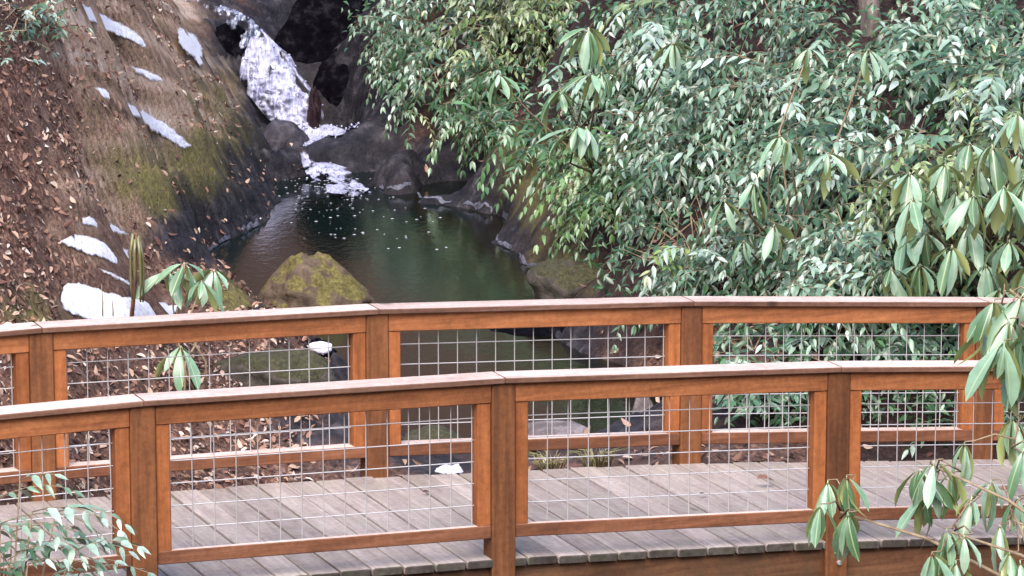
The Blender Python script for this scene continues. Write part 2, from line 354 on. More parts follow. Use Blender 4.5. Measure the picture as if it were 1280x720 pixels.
def strip(L, R, Ys, nu, nv, amp, hole, seed, rows=None):
    """white water sheet between two edges given top to bottom as points in space, torn open where it runs thin"""
    L = np.array(L, float); R = np.array(R, float); t = np.linspace(0, 1, len(L)); tt = np.linspace(0, 1, nv)
    lp = np.stack([np.interp(tt, t, L[:, 0]), np.interp(tt, t, L[:, 1])], -1); rp = np.stack([np.interp(tt, t, R[:, 0]), np.interp(tt, t, R[:, 1])], -1)
    V = []; 
    for k in range(nv):
        for j in range(nu):
            u = j/(nu-1); u2 = u + .06*math.sin(k*.9+seed)*(1-abs(2*u-1))
            p = lp[k]*(1-u2)+rp[k]*u2
            Yv = np.interp(tt[k], np.linspace(0, 1, len(Ys)), Ys)
            V.append(at(p[0], p[1], Yv - .10*math.sin(math.pi*u)))
    V = np.array(V)
    n = fbm(V*np.array([9, 6, 7]), 4, seed); low = np.repeat(np.clip(tt*2.2-.3, .25, 1), nu); lump = np.abs(fbm(V*np.array([13, 9, 13]), 2, seed+2)); V[:, 1] -= amp*(n*.7+low*(1.5*lump+.2*fbm(V*30, 2, seed+1))); V[:, 2] += amp*.45*(n+low*lump)
    hn = fbm(V*np.array([11, 5, 5])+9, 3, seed+5)
    uu = np.tile(np.abs(2*np.linspace(0, 1, nu)-1), nv)
    keep = hn - .45*uu**3 > hole-.30; soft = np.clip((hn - .45*uu**3 - (hole-.30))/.42, 0, 1)
    soft = soft*np.repeat(np.clip(np.minimum(tt/.05, (1-tt)/.06)+.25, 0, 1), nu)
    I = np.arange(nu*nv).reshape(nv, nu)
    Fq = np.stack([I[:-1, :-1], I[:-1, 1:], I[1:, 1:], I[1:, :-1]], -1).reshape(-1, 4)
    Fq = Fq[keep[Fq].sum(1) >= 3]
    return V, Fq, soft
parts = [strip([(205, -8), (245, 8), (272, 20), (288, 40), (300, 62)], [(232, -14), (268, 4), (300, 12), (322, 30), (336, 62)], [33.3, 33.1, 32.9, 32.7, 32.5], 26, 70, .05, -.04, 3),
         strip([(314, 46), (302, 74), (298, 98), (310, 120), (332, 144), (360, 168)], [(338, 46), (356, 72), (372, 95), (384, 118), (395, 142), (405, 172)], [32.45, 32.35, 32.25, 32.15, 32.05, 31.95], 60, 90, .075, -.42, 11),
         strip([(322, 36), (336, 58), (352, 76), (368, 96), (384, 116), (398, 150)], [(328, 34), (344, 54), (366, 72), (380, 98), (400, 124), (406, 150)], [32.75, 32.6, 32.5, 32.4, 32.3, 32.2], 12, 60, .04, -.2, 17),
         strip([(362, 164), (366, 172), (378, 182), (390, 194), (400, 200)], [(412, 154), (432, 162), (452, 174), (456, 184), (438, 196)], [32.0, 31.8, 31.5, 31.2, 30.9], 40, 26, .05, -.3, 23),
         strip([(372, 200), (380, 210), (384, 220), (392, 232), (400, 240)], [(412, 202), (440, 212), (458, 226), (462, 240), (450, 246)], [30.6, 30.3, 30.1, 29.7, 29.4], 50, 40, .02, -.06, 29)]
def clampz(V):
    V = V.copy(); V[:, 2] = np.maximum(V[:, 2], np.maximum(ZW+.012, zat(V[:, 0], V[:, 1])+.02)); return V
wf_root = empty("waterfall", at(370, 172, 32))
tag(wf_root, kind='structure', label="white waterfall tumbling over dark rock into the pool")
for (V, Fq, soft), nm in zip(parts, ("upper_chute", "main_fall", "side_rivulet", "plunge_foam", "outflow_foam")):
    if nm.endswith('foam'): V = clampz(V)
    me = mesh_np(nm, V-np.array(wf_root.location), Fq, True); set_attr(me, 'film', soft); link(nm, me, THIN if nm == 'upper_chute' else WHITE, wf_root)

bm = bmesh.new(); bmesh.ops.create_icosphere(bm, subdivisions=1, radius=1); _bv = np.array([v.co for v in bm.verts]); _bf = [[v.index for v in f.verts] for f in bm.faces]; bm.free()
rg = np.random.default_rng(55); bv, bf, bo = [], [], 0
def blob(P, r):
    global bo
    bv.append(P + _bv*r*rg.uniform(.6, 1.3, 3)*(1+.3*rg.normal(size=(12, 1)))); bf.extend([[i+bo for i in f] for f in _bf]); bo += 12
for (V, Fq, soft), nm, cnt in zip(parts, ("upper_chute", "main_fall", "side_rivulet", "plunge_foam", "outflow_foam"), (20, 110, 20, 110, 60)):
    if nm.endswith('foam'): V = clampz(V)
    pr = np.clip(soft, .02, 1)*(1 + 2*(np.arange(len(V))/len(V))) if nm == 'main_fall' else np.clip(soft, .03, 1)
    for q in rg.choice(len(V), cnt, p=pr/pr.sum()): blob(V[q]+rg.normal(0, .012, 3)+[0, -.01, .004], rg.uniform(.003, .013))
me = mesh_np("froth", np.concatenate(bv)-np.array(wf_root.location), bf, True); set_attr(me, 'film', np.ones(bo)); link("froth", me, WHITE, wf_root)['kind'] = 'stuff'

# floating froth and the pale wet rim along the shore
FV, FF = [], []
def fleck(P, r):
    b = len(FV); n = 6
    FV.append(P + [0, 0, r*.35])
    for j in range(n):
        a = 2*math.pi*j/n+rng.uniform(-.3, .3); q = r*rng.uniform(.6, 1.3); FV.append(P+[q*math.cos(a)*1.3, q*math.sin(a), .0])
    for j in range(n): FF.append([b, b+1+j, b+1+(j+1) % n])
for k in range(150):
    s = abs(rng.normal(0, 1)); px = 405+rng.normal(0, 38)+s*8; py = 222+s*28
    P = onz(px, py, ZW+.004)
    if zat(P[0], P[1]) < ZW: fleck(P, rng.uniform(.003, .010))
for k in range(26):
    P = onz(rng.uniform(410, 560), rng.uniform(255, 312), ZW+.004)
    if zat(P[0], P[1]) < ZW: fleck(P, rng.uniform(.005, .011))
fo = NB("froth"); FROTH = fo.fin((.45, .45, .5), .6, .3)
tag(link("foam", mesh_np("foam", FV, FF), FROTH), kind='stuff', label="flecks of white foam floating on the dark pool")
def rim(pts, w, seed):
    """ribbon along the real waterline; pts are scan lines (start, end) in the picture plane cutting the shore"""
    C = []
    for p, q in pts:
        t = np.linspace(0, 1, 80); P = np.array([onz(p[0]+(q[0]-p[0])*k, p[1]+(q[1]-p[1])*k, ZW) for k in t]); b = np.nonzero(zat(P[:, 0], P[:, 1]) > ZW+.004)[0]
        if len(b): C.append(P[b[0]])
    C = np.array(C)
    for _ in range(10): C[1:-1] = (C[:-2]+2*C[1:-1]+C[2:])/4
    V = []
    for k, c in enumerate(C):
        t = C[min(k+1, len(C)-1)]-C[max(k-1, 0)]; t[2] = 0; t /= np.linalg.norm(t)+1e-9; o = np.array([-t[1], t[0], 0]); ww = w*(.35+.9*(.5+.5*vnoise(np.array([k*.23, seed, 0.]), 3)))
        for u in (-1, 0, 1):
            q = c+o*u*ww; q[2] = max(ZW+.006, float(zat(q[0], q[1]))+.008)+.006*(1-u*u); V.append(q)
    I = np.arange(len(V)).reshape(-1, 3); Fq = np.stack([I[:-1, :-1], I[:-1, 1:], I[1:, 1:], I[1:, :-1]], -1).reshape(-1, 4)
    V = np.array(V); return V, Fq[vnoise(V*7, seed)[Fq].mean(1) > -.3]
im = NB("rim_ice"); irn = im.noise(im.coords(), 30, 4, .7); RIM = im.fin(im.ramp(irn, [(.35, (.02, .02, .026)), (.65, (.13, .13, .17))]), .5, .3)
rv, rf, ro = [], [], 0
for pts, w, sd_ in (([((px, 300+.1*(px-460)), (px+12, 190)) for px in np.arange(462, 612, 1.5)], .011, 1), ([((560, py+10), (720, py-14)) for py in np.arange(272, 352, 1.2)], .011, 2), ([((340, py), (200, py)) for py in np.arange(282, 320, 1.2)], .010, 5)):
    V, Fq = rim(pts, w, sd_); rv.append(V); rf.append(Fq+ro); ro += len(V)
tag(link("shore_foam", mesh_np("shore_foam", np.concatenate(rv), np.concatenate(rf), True), RIM), kind='stuff', label="thin pale rim of icy foam along the pool edge")

# ------------------------------------------------------------------ rocks
def rock_mat(name, a, b, c, moss=None, mossy=0., rough=.8, spec=.3):
    m = NB(name); co = m.n("ShaderNodeTexCoord").outputs['Object']
    n = m.noise(co, 9, 7, .7); n2 = m.noise(co, 40, 4, .7); col = m.ramp(n, [(.3, a), (.52, b), (.74, c)])
    if moss:
        g = m.n("ShaderNodeNewGeometry"); sp = m.n("ShaderNodeSeparateXYZ"); m.l(g.outputs['Normal'], sp.inputs[0])
        f = m.math('ADD', m.mapr(sp.outputs[2], -.2, .8, -.35, .75), m.mapr(m.noise(co, 6, 5, .6), .3, .7, -.6, .6)); f = m.mapr(f, .3-mossy, .5-mossy)
        col = m.mix(f, col, m.ramp(n2, [(.3, moss[0]), (.5, moss[1]), (.72, moss[2])]))
    m.bump(m.math('ADD', n, m.math('MULTIPLY', n2, .5)), .7, .03)
    return m.fin(col, rough, spec)
MG = ((.03, .028, .008), (.11, .095, .022), (.22, .19, .05))
R_MOSS = rock_mat("mossy_rock", (.04, .025, .018), (.11, .075, .055), (.2, .15, .12), MG, .15)
R_FIN = rock_mat("dark_red_rock", (.006, .003, .004), (.025, .012, .014), (.07, .04, .042), rough=.5, spec=.1)
R_GREY = rock_mat("grey_wet_rock", (.012, .010, .014), (.045, .040, .050), (.11, .10, .12), rough=.5, spec=.12)
R_BROWNMOSS = rock_mat("brown_mossy_rock", (.035, .022, .015), (.095, .065, .045), (.19, .14, .105), ((.04, .031, .010), (.11, .09, .026), (.21, .175, .06)), -.08)
R_DARKMOSS = rock_mat("dark_mossy_rock", (.02, .018, .014), (.06, .05, .04), (.12, .10, .085), ((.015, .014, .007), (.04, .037, .016), (.08, .072, .03)), -.05)
R_WETSHADE = rock_mat("shaded_wet_rock", (.0006, .0006, .001), (.003, .0026, .0045), (.024, .021, .028), rough=.7, spec=.02)  # near-black wet rock colour includes the shade of the recesses
R_PALE = rock_mat("pale_rock", (.05, .04, .038), (.13, .105, .105), (.30, .26, .27))
def rock(label, C, size, rz, seed, mat, name="boulder", sub=4, rough=.22, cat="boulder", group=None, peak=0.):
    bm = bmesh.new(); bmesh.ops.create_icosphere(bm, subdivisions=sub, radius=1)
    V = np.array([v.co for v in bm.verts]); r = np.random.default_rng(seed)
    for k in range(9):                                    # broken faces
        d = r.normal(size=3); d /= np.linalg.norm(d); lim = r.uniform(.62, .9); s = V@d; V -= np.outer(np.maximum(0, s-lim)*.85, d)
    V *= (1 + rough*fbm(V*1.6+seed, 4, seed) + .05*fbm(V*7+seed, 3, seed+3))[:, None]
    if peak: k_ = 1-peak*np.clip(V[:, 2]+.3, 0, 2); V[:, 0] = V[:, 0]*k_ - .06*np.clip(V[:, 2], 0, 2); V[:, 1] *= k_
    V *= np.array(size)*.5*1.1
    for v, c in zip(bm.verts, V): v.co = c
    me = bpy.data.meshes.new(name); bm.to_mesh(me); bm.free(); me.polygons.foreach_set('use_smooth', np.ones(len(me.polygons), bool))
    if mat.name == 'snow': set_attr(me, 'film', np.ones(len(me.vertices)))
    o = link(name, me, mat); o.location = C; o.rotation_euler = (0, 0, rz)
    return tag(o, label, cat, group)
rock("craggy boulder capped with yellow green moss, standing in the pool just above the far handrail", at(388, 368, 25.3), (.80, .62, .52), .2, 8, R_BROWNMOSS, sub=5, rough=.40, peak=.5)
rock("low flat boulder with dull moss at the right end of the pool", at(712, 356, 25.2), (.56, .46, .32), -.3, 12, R_DARKMOSS)
rock("wedge shaped dark wet rock at the left foot of the waterfall", at(352, 184, 31.6), (.46, .4, .42), .5, 21, R_GREY, rough=.3)
rock("thin dark rock fin splitting the right side of the waterfall", at(393, 140, 31.95), (.11, .25, .38), .1, 33, R_FIN, sub=4, rough=.4)
rock("large wet rock face coloured black for recess shade right of the waterfall", at(412, 70, 33.5), (.95, .8, 1.7), .1, 44, R_WETSHADE, sub=5)  # shade of the overhung recess sits in the rock colour
rock("rock block added to blacken the shaded recess below the leafy branches right of the waterfall", at(446, 118, 33.1), (.75, .7, .95), -.2, 91, R_WETSHADE)  # extra block put in to make the recess dark
rock("dark slab over which the upper chute slides", at(285, 75, 32.9), (.42, .4, .60), .3, 48, R_WETSHADE)
rock("long moss covered rock seen through the far mesh left of the second far post", at(343, 468, 21.6), (.70, .45, .26), .05, 51, R_DARKMOSS)
rock("dark rock added as crevice shadow behind the mossy rock under the far handrail", at(330, 436, 23), (.75, .5, .24), 0, 57, R_WETSHADE)  # dark rock put where the crevice lies in shadow
rock("squarish pale stone standing in the stream beside the third far post", at(803, 522, 21.6), (.13, .12, .26), .3, 61, R_PALE, "stone", 3, .12, "stone")
rock("flat pale stone strewn with dead leaves in mid stream below the far handrail", at(690, 540, 21.6), (.50, .4, .08), .1, 66, R_PALE, "stone", 3, .2, "stone")
rock("dark rocks ledge just breaking the water behind the far top rail", at(690, 414, 24.6), (.85, .5, .16), -.1, 71, R_WETSHADE)
rock("brownish rock low in the stream left of the pale leafy stone", at(545, 548, 21.2), (.35, .3, .12), -.1, 73, R_DARKMOSS)
rock("small grey stone beside the stream below the first far mesh panel", at(262, 548, 20.6), (.26, .2, .14), .4, 77, R_PALE, "stone", 3, .2, "stone")

# ------------------------------------------------------------------ snow
sn = NB("snow"); sno = sn.noise(sn.coords(), 25, 5, .7); sn.bump(sno, .5, .02); sn.l(sn.math('ADD', sn.mapr(sn.n('ShaderNodeAttribute', attribute_name='film').outputs['Fac'], 0, 1, .0, 1.35), sn.mapr(sn.noise(sn.coords(), 18, 4, .7), .3, .7, -.55, .25), True), sn.b.inputs['Alpha'])
SNOW = sn.fin(sn.ramp(sno, [(.3, (.46, .44, .47)), (.44, (.68, .66, .72)), (.6, (.80, .79, .85))]), .6, .3); sn.b.inputs['Subsurface Weight'].default_value = .1
def snow(label, poly, th=.035, level=0.):
    """a patch of snow lying on the bank; its outline is laid out on the ground itself"""
    pl = np.array(poly, float); lo, hi_ = pl.min(0)-6, pl.max(0)+6
    ax, ay = np.arange(lo[0], hi_[0]+4, 4.0), np.arange(lo[1], hi_[1]+4, 4.0)
    Yd = np.array([[hit(x, y)[1] for x in ax] for y in ay])
    for _ in range(4):
        e = np.pad(Yd, 1, mode='edge'); Yd = sum(e[i:i+Yd.shape[0], j:j+Yd.shape[1]] for i in range(3) for j in range(3))/9
    if level:                                             # lies as one even sheet
        mx_, my_ = np.meshgrid(ax, ay); D = np.c_[np.ones(mx_.size), mx_.ravel(), my_.ravel()]; m_ = inside(D[:, 1:], pl)
        Yd = (D @ np.linalg.lstsq(D[m_], Yd.ravel()[m_], rcond=None)[0]).reshape(Yd.shape) - level
    gx, gy = np.meshgrid(np.arange(lo[0], hi_[0], 1.1), np.arange(lo[1], hi_[1], .9)); Q = np.c_[gx.ravel(), gy.ravel()]; q3 = np.c_[Q, np.full(len(Q), lo[0])]
    fi, fj = (Q[:, 1]-ay[0])/4, (Q[:, 0]-ax[0])/4; i0, j0 = fi.astype(int), fj.astype(int); fi, fj = fi-i0, fj-j0
    Yq = (Yd[i0, j0]*(1-fj)+Yd[i0, j0+1]*fj)*(1-fi)+(Yd[i0+1, j0]*(1-fj)+Yd[i0+1, j0+1]*fj)*fi
    Qn = Q + np.c_[5*fbm(q3*.09, 4, 1), 3*fbm(q3*.09, 4, 2)] + 1.1*np.c_[fbm(q3*.28, 2, 5), fbm(q3*.28, 2, 6)]
    ins = inside(Qn, pl); d = np.full(len(Q), 99.)
    for i in range(len(pl)):
        a, b = pl[i], pl[(i+1) % len(pl)]; t = np.clip(((Qn-a)@(b-a))/((b-a)@(b-a)+1e-9), 0, 1); d = np.minimum(d, np.linalg.norm(Qn-a-t[:, None]*(b-a), axis=1))
    ins &= fbm(q3*np.array([.035, .11, 1])+3, 3, 8) > -.72
    V = np.array([at(q[0], q[1], yy-.018) for q, yy in zip(Q, Yq)]); V[:, 2] += np.where(ins, th*.28*np.minimum(1, d/9)**.5 + .004*fbm(V*9, 2, 4), 0)
    V[:, 1] -= np.where(ins, .3*th*np.minimum(1, d/7), 0); c = V[ins].mean(0)
    I = np.arange(len(Q)).reshape(gx.shape); Fq = np.stack([I[:-1, :-1], I[:-1, 1:], I[1:, 1:], I[1:, :-1]], -1).reshape(-1, 4)
    edge_ok = np.abs(V[Fq][:, :, 1].max(1)-V[Fq][:, :, 1].min(1)) < .8
    Fq = Fq[(ins[Fq].sum(1) >= 3) & edge_ok][:, ::-1]
    lab = np.arange(len(Q))
    for _ in range(400):
        m_ = lab[Fq].min(1); l2 = lab.copy(); np.minimum.at(l2, Fq.ravel(), np.repeat(m_, 4))
        if (l2 == lab).all(): break
        lab = l2
    cnt = np.bincount(lab[Fq[:, 0]]); Fq = Fq[lab[Fq[:, 0]] == cnt.argmax()]
    used = np.unique(Fq); mp = np.full(len(Q), -1); mp[used] = np.arange(len(used)); V = V[used]
    me = mesh_np("snow_patch", V-c, mp[Fq], True); set_attr(me, 'film', np.where(ins, np.clip(d/3.2, 0, 1), 0)[used]); o = link("snow_patch", me, SNOW); o.location = c
    return tag(o, label, "snow patch", "patches of snow")

rock("snow remnant among dark rocks seen through the far mesh left of the second post", at(400, 434, 22.55), (.13, .16, .06), .3, 95, SNOW, "snow_patch", 3, .35, "snow patch", "patches of snow")
for _l, _p, _t in SNOW_PATCHES: snow(_l, _p, _t, .28 if 'rounded' in _l else 0.)

# ------------------------------------------------------------------ leaves
def leaf_template(prof, fold=.25, droop=.25, petiole=0.0, bend=0., curl=0.):
    """leaf of length 1 along +X, normal +Z, folded at the midrib and bending down"""
    V = [(0, 0, 0)]; Fc = []; n = len(prof)
    if petiole:
        V = [(-petiole, .012, .0), (-petiole, -.012, 0), (0, 0, 0)]; Fc.append([0, 1, 2])
    base = len(V)-1
    for t, w in prof:
        z = -droop*t*t
        V += [(t, -w, z+fold*w), (t, 0, z), (t, w, z+fold*w)]
    V.append((1, 0, -droop)); tip = len(V)-1; s = base+1
    Fc += [[base, s, s+1], [base, s+1, s+2]]
    for k in range(n-1):
        a, b = s+3*k, s+3*k+3
        Fc += [[a, b, b+1, a+1], [a+1, b+1, b+2, a+2]]
    a = s+3*(n-1); Fc += [[a, tip, a+1], [a+1, tip, a+2]]
    V = np.array(V, float); x = np.clip(V[:, 0], 0, 1); V[:, 2] += curl*V[:, 1]*x*2; V[:, 1] += bend*x*x; return V, Fc
RH = [leaf_template([(.12, .055), (.35, .115), (.62, .15), (.85, .10)], .3, d, .12) for d in (.10, .25, .42)] + [leaf_template([(.12, .05), (.35, .10), (.62, .135), (.85, .085)], f, d, .12, b, c) for f, d, b, c in ((.55, .3, .10, .25), (.15, .5, -.12, -.3), (.8, .15, .05, .1), (.35, .6, .08, .4))]
DH = [leaf_template([(.10, .09), (.30, .175), (.60, .145), (.85, .055)], .3, d, .05) for d in (.05, .18, .34)] + [leaf_template([(.10, .09), (.30, .165), (.60, .135), (.85, .055)], f, d, .05, b, c) for f, d, b, c in ((.5, .3, .12, .3), (.1, .45, -.12, -.3))]
DRY = [leaf_template([(.25, .2), (.6, .22), (.85, .1)], f, d) for f, d in ((.5, .3), (-.6, -.35), (.2, .6), (.9, .1))]

def leaf_mat(name, stops, single, back=(.20, .26, .17), rough=.34, spec=.75, rib=None, thru=.12):
    m = NB(name)
    r = m.n("ShaderNodeObjectInfo").outputs['Color'] if single else m.n("ShaderNodeAttribute", attribute_name='rnd').outputs['Fac']
    c = m.ramp(r, stops)
    co = m.n("ShaderNodeTexCoord").outputs['Object']
    c = m.mix(m.mapr(m.noise(co, 3 if single else 20, 3, .6), .3, .7, 0, .35), c, tuple(x*.55 for x in stops[0][1]))
    if rib:
        sp = m.n("ShaderNodeSeparateXYZ"); m.l(co, sp.inputs[0]); a = m.math('ABSOLUTE', sp.outputs[1]); c = m.mix(m.mapr(a, .018, .006, 0, .75), c, rib)
    g = m.n("ShaderNodeNewGeometry"); c = m.mix(g.outputs['Backfacing'], c, back)
    m.fin(c, rough, spec)
    tr = m.n("ShaderNodeBsdfTranslucent"); m.l(c, tr.inputs[0]); mx = m.n("ShaderNodeMixShader"); mx.inputs[0].default_value = thru
    m.l(m.b.outputs[0], mx.inputs[1]); m.l(tr.outputs[0], mx.inputs[2]); m.l(mx.outputs[0], m.t.nodes['Material Output'].inputs[0])
    return m.m
S_PALE = [(0, (.014, .036, .012)), (.25, (.04, .095, .038)), (.48, (.11, .205, .115)), (.72, (.255, .37, .275)), (.97, (.47, .56, .50)), (1, (.34, .33, .11))]  # whitish stop puts sky highlights into the leaf colour
S_GREEN = [(0, (.025, .07, .018)), (.5, (.09, .19, .055)), (.85, (.20, .33, .12)), (1, (.34, .44, .22))]
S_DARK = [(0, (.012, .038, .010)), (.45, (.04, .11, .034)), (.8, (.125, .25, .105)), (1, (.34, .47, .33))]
S_OLIVE = [(0, (.03, .045, .010)), (.3, (.075, .12, .03)), (.6, (.15, .22, .07)), (.85, (.29, .37, .17)), (1, (.46, .52, .33))]
S_LIME = [(0, (.12, .20, .035)), (1, (.24, .32, .07))]
S_RH = [(0, (.06, .13, .05)), (.35, (.13, .24, .125)), (.7, (.225, .37, .245)), (1, (.34, .48, .36))]
S_DRY = [(0, (.03, .012, .012)), (.2, (.12, .055, .045)), (.45, (.30, .16, .11)), (.75, (.50, .35, .265)), (1, (.74, .67, .60))]
LM = {}
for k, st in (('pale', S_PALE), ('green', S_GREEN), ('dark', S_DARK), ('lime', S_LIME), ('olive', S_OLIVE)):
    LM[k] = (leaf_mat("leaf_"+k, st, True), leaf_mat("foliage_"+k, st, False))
RHM = leaf_mat("rhododendron_leaf", S_RH, True, back=(.28, .32, .12), rough=.36, rib=(.38, .44, .25))
ROLL = leaf_mat("rolled_leaf", [(0, (.06, .065, .02)), (.5, (.11, .115, .035)), (1, (.15, .14, .055))], True, back=(.14, .11, .05))
DRYM = leaf_mat("dead_leaf", S_DRY, False, back=(.24, .16, .13), rough=.7, spec=.25, thru=.05)
bk = NB("bark"); bn = bk.noise(bk.coords((14, 14, 3)), 2, 6, .7); bk.bump(bn, .8, .02)
BARK = bk.fin(bk.ramp(bn, [(.3, (.07, .05, .045)), (.5, (.17, .13, .115)), (.66, (.26, .22, .2)), (.74, (.55, .52, .5))]), .9, .2)
tw = NB("twig"); tn = tw.noise(tw.coords((8, 8, 8)), 2, 3, .6); TWIG = tw.fin(tw.ramp(tn, [(.3, (.12, .08, .05)), (.7, (.30, .23, .15))]), .8, .2)
rs = NB("red_stem"); rsn = rs.noise(rs.coords(), 20, 3, .6); REDSTEM = rs.fin(rs.ramp(rsn, [(.3, (.12, .05, .025)), (.7, (.24, .11, .06))]), .7, .3)

def frame(d, n):
    d = d/np.linalg.norm(d); n = n-d*(n@d); n = n/(np.linalg.norm(n)+1e-9); return np.stack([d, np.cross(n, d), n], 1)
_lm = {}
def leaf_mesh(tmpl, k, mat, nm):
    key = (id(tmpl), k, mat.name)
    if key not in _lm:
        V, Fc = tmpl[k]; me = mesh_np(nm, V, Fc, True); me.materials.append(mat); _lm[key] = me
    return _lm[key]
def put_leaf(root, tmpl, k, mat, P, R, L, r=None, name="leaf"):
    o = bpy.data.objects.new(name, leaf_mesh(tmpl, k, mat, name)); COL.objects.link(o); o.parent = root; r = rng.uniform() if r is None else r; o.color = (r, r, r, 1)
    M = np.eye(4); M[:3, :3] = R*L; M[:3, 3] = np.asarray(P)-np.array(root.location); o.matrix_local = Matrix(M.tolist()); return o
def joined(name, tmpl, items, mat, parent=None, off=(0, 0, 0), kind='stuff'):
    V, Fc, rnd, b = [], [], [], 0
    for k, P, R, L, r in items:
        tv, tf = tmpl[k]; V.append(tv@(R*L).T + P - np.asarray(off)); Fc += [[i+b for i in f] for f in tf]; b += len(tv); rnd.append(np.full(len(tv), r))
    me = mesh_np(name, np.concatenate(V), Fc, True); set_attr(me, 'rnd', np.concatenate(rnd))
    o = link(name, me, mat, parent); o['kind'] = kind; return o

# dead leaves lying on the banks
items = []
def strew(n, x0, x1, y0, y1, L0, L1, thr, seed):
    r = np.random.default_rng(seed)
    x = r.uniform(x0, x1, n); y = r.uniform(y0, y1, n); z = zat(x, y)
    i = np.clip(np.searchsorted(XS, x)-1, 0, nx-1); j = np.clip(np.searchsorted(YS, y)-1, 0, ny-1)
    ok = (Wt[0][j, i] + (.04+.4*(BAND[j, i] > .12))*Wt[2][j, i] + .03*(Wt[1]+Wt[3]*.6)[j, i] + .22*Wt[4][j, i] > r.uniform(0, 1, n)*thr) & (z > ZW+.01) & (SMOOTH[j, i] < .5)
    for q in np.nonzero(ok)[0]:
        P = np.array([x[q], y[q], z[q]+r.uniform(.0, .03)]); nn = nrm(P)+r.normal(0, .45, 3); d = r.normal(size=3)
        items.append((int(r.integers(4)), P, frame(np.cross(nn, d), nn), r.uniform(L0, L1), float(np.clip(r.beta(1.6, 2), 0, 1))))
strew(46000, -4.4, -1.1, 18.2, 30.5, .02, .062, .42, 1)
strew(6500, -.9, 4.3, 19.5, 30, .04, .08, .9, 2)
strew(900, -2.2, 1.0, 28.5, 33.5, .04, .07, .8, 3)
tag(joined("dead_leaves", DRY, items, DRYM), kind='stuff', label="brown fallen leaves strewn over the banks")

# ------------------------------------------------------------------ rhododendron whorls
def whorl(root, C, n, L, rg, stems=None, droop=(25, 75), tmpl=RH, mat=RHM, out=None):
    a0 = rg.uniform(0, 6.28)
    for j in range(n):
        a = a0 + 2*math.pi*j/n + rg.uniform(-.25, .25); e = -math.radians(rg.uniform(*droop))
        h = np.array([math.cos(a), math.sin(a), 0]); d = h*math.cos(e)+np.array([0, 0, math.sin(e)])
        nn = h*.55*math.sin(-e)+np.array([0, 0, 1])*math.cos(e)+.25*rg.normal(size=3)
        l = L*rg.uniform(.6, 1.2)
        put_leaf(root, tmpl, int(rg.integers(len(tmpl))), mat, np.asarray(C)+d*l*.12, frame(d, nn), l)
def shrub_rh(label, base, whorls, seed, L=.2, name="rhododendron", r0=.014, droop=(30, 78), n=(6, 9), group=None, via=None):
    rg = np.random.default_rng(seed); base = np.asarray(base, float); root = empty(name, base); tag(root, label, "rhododendron", group); A = Acc()
    cen = np.mean(whorls, 0)
    for C in whorls:
        C = np.asarray(C, float); mid = base*.35+C*.65 + rg.normal(0, .06, 3) + np.array([0, 0, -.04]); m0 = base*.75+C*.25+rg.normal(0, .05, 3)
        if via is not None:
            v = np.array(via[int(np.argmin([np.linalg.norm(C-w) for w in via]))]); v = v + rg.normal(0, .02, 3)
            A.tube([v, v*.5+C*.5+np.array([.02, 0, .03]), C+np.array([.04, .01, 0]), C], .005, .003)
        else: A.tube([base+rg.normal(0, .03, 3)*[1, 1, 0], m0, mid, C*.9+mid*.1+np.array([0, 0, -.03]), C], r0, .004)
        whorl(root, C, int(rg.integers(*n)), L*rg.uniform(.85, 1.1), rg, droop=droop)
    if via is not None:
        for w in via:
            w = np.asarray(w, float); A.tube([base, base*.5+w*.5+[.35, 0, .05], w*.85+base*.15+[.12, 0, .06], w], r0, .005)
    A.build("stem", TWIG, root, base); return root
# behind the bridge at the right edge
shrub_rh("tall rhododendron with long drooping leaves behind the far handrail at the right edge", hit(1235, 372)+[0, .2, 0],
         [at(px, py, Y) for px, py, Y in ((1272, 140, 20.9), (1212, 178, 21.3), (1137, 215, 21.4), (1168, 235, 21.6), (1218, 243, 20.9), (1255, 232, 20.8), (1190, 306, 20.8), (1114, 334, 21.2),
                                           (1140, 248, 21.1), (1182, 204, 21.2), (1262, 300, 20.8), (1240, 180, 21.1), (1232, 330, 21), (1275, 250, 21), (1275, 190, 21.3), (1158, 290, 21.5), (1285, 330, 20.9), (1150, 330, 21.3), (1210, 280, 21.2), (1195, 240, 21.4), (1250, 360, 20.9), (1225, 210, 21.2), (1285, 220, 20.9), (1135, 290, 21.6))], 3, .23, n=(7, 11), droop=(22, 74))
# in front of the bridge at the right
FRU = [(1243, 374, 17.2), (1262, 398, 17.0), (1280, 366, 17.2), (1238, 404, 17.3), (1272, 436, 17.1), (1255, 425, 16.9), (1285, 410, 16.9), (1268, 372, 17.3), (1292, 455, 17)]
FRL = [(1058, 594, 16.6), (1060, 640, 16.5), (1026, 630, 16.5), (1035, 600, 16.7), (1150, 585, 16.7), (1215, 620, 16.6), (1240, 600, 16.7), (1165, 690, 16.4), (1275, 700, 16.4), (1168, 575, 16.6), (1183, 660, 16.5), (1172, 600, 16.7), (1206, 552, 16.9), (1266, 520, 17), (1272, 620, 16.7), (1158, 615, 16.7), (1205, 668, 16.4), (1280, 560, 16.8), (1250, 655, 16.6), (1190, 590, 16.8), (1262, 690, 16.4), (1195, 700, 16.4)]
shrub_rh("foreground rhododendron, upper one, its big leaves hanging over the right end of the near handrail", (3.3, 16.9, -.6), [at(*w) for w in FRU], 8, .235, n=(6, 9), droop=(35, 84), via=[at(1262, 362, 17.2), at(1275, 405, 17.05)])
shrub_rh("foreground rhododendron, lower one, drooping in front of the near bottom rail at the right", (3.1, 16.2, -.7), [at(*w) for w in FRL], 9, .175, n=(6, 9), droop=(40, 84), via=[at(1050, 640, 16.6), at(1172, 585, 16.7), at(1190, 665, 16.5), at(1268, 560, 16.9), at(1265, 650, 16.6)])
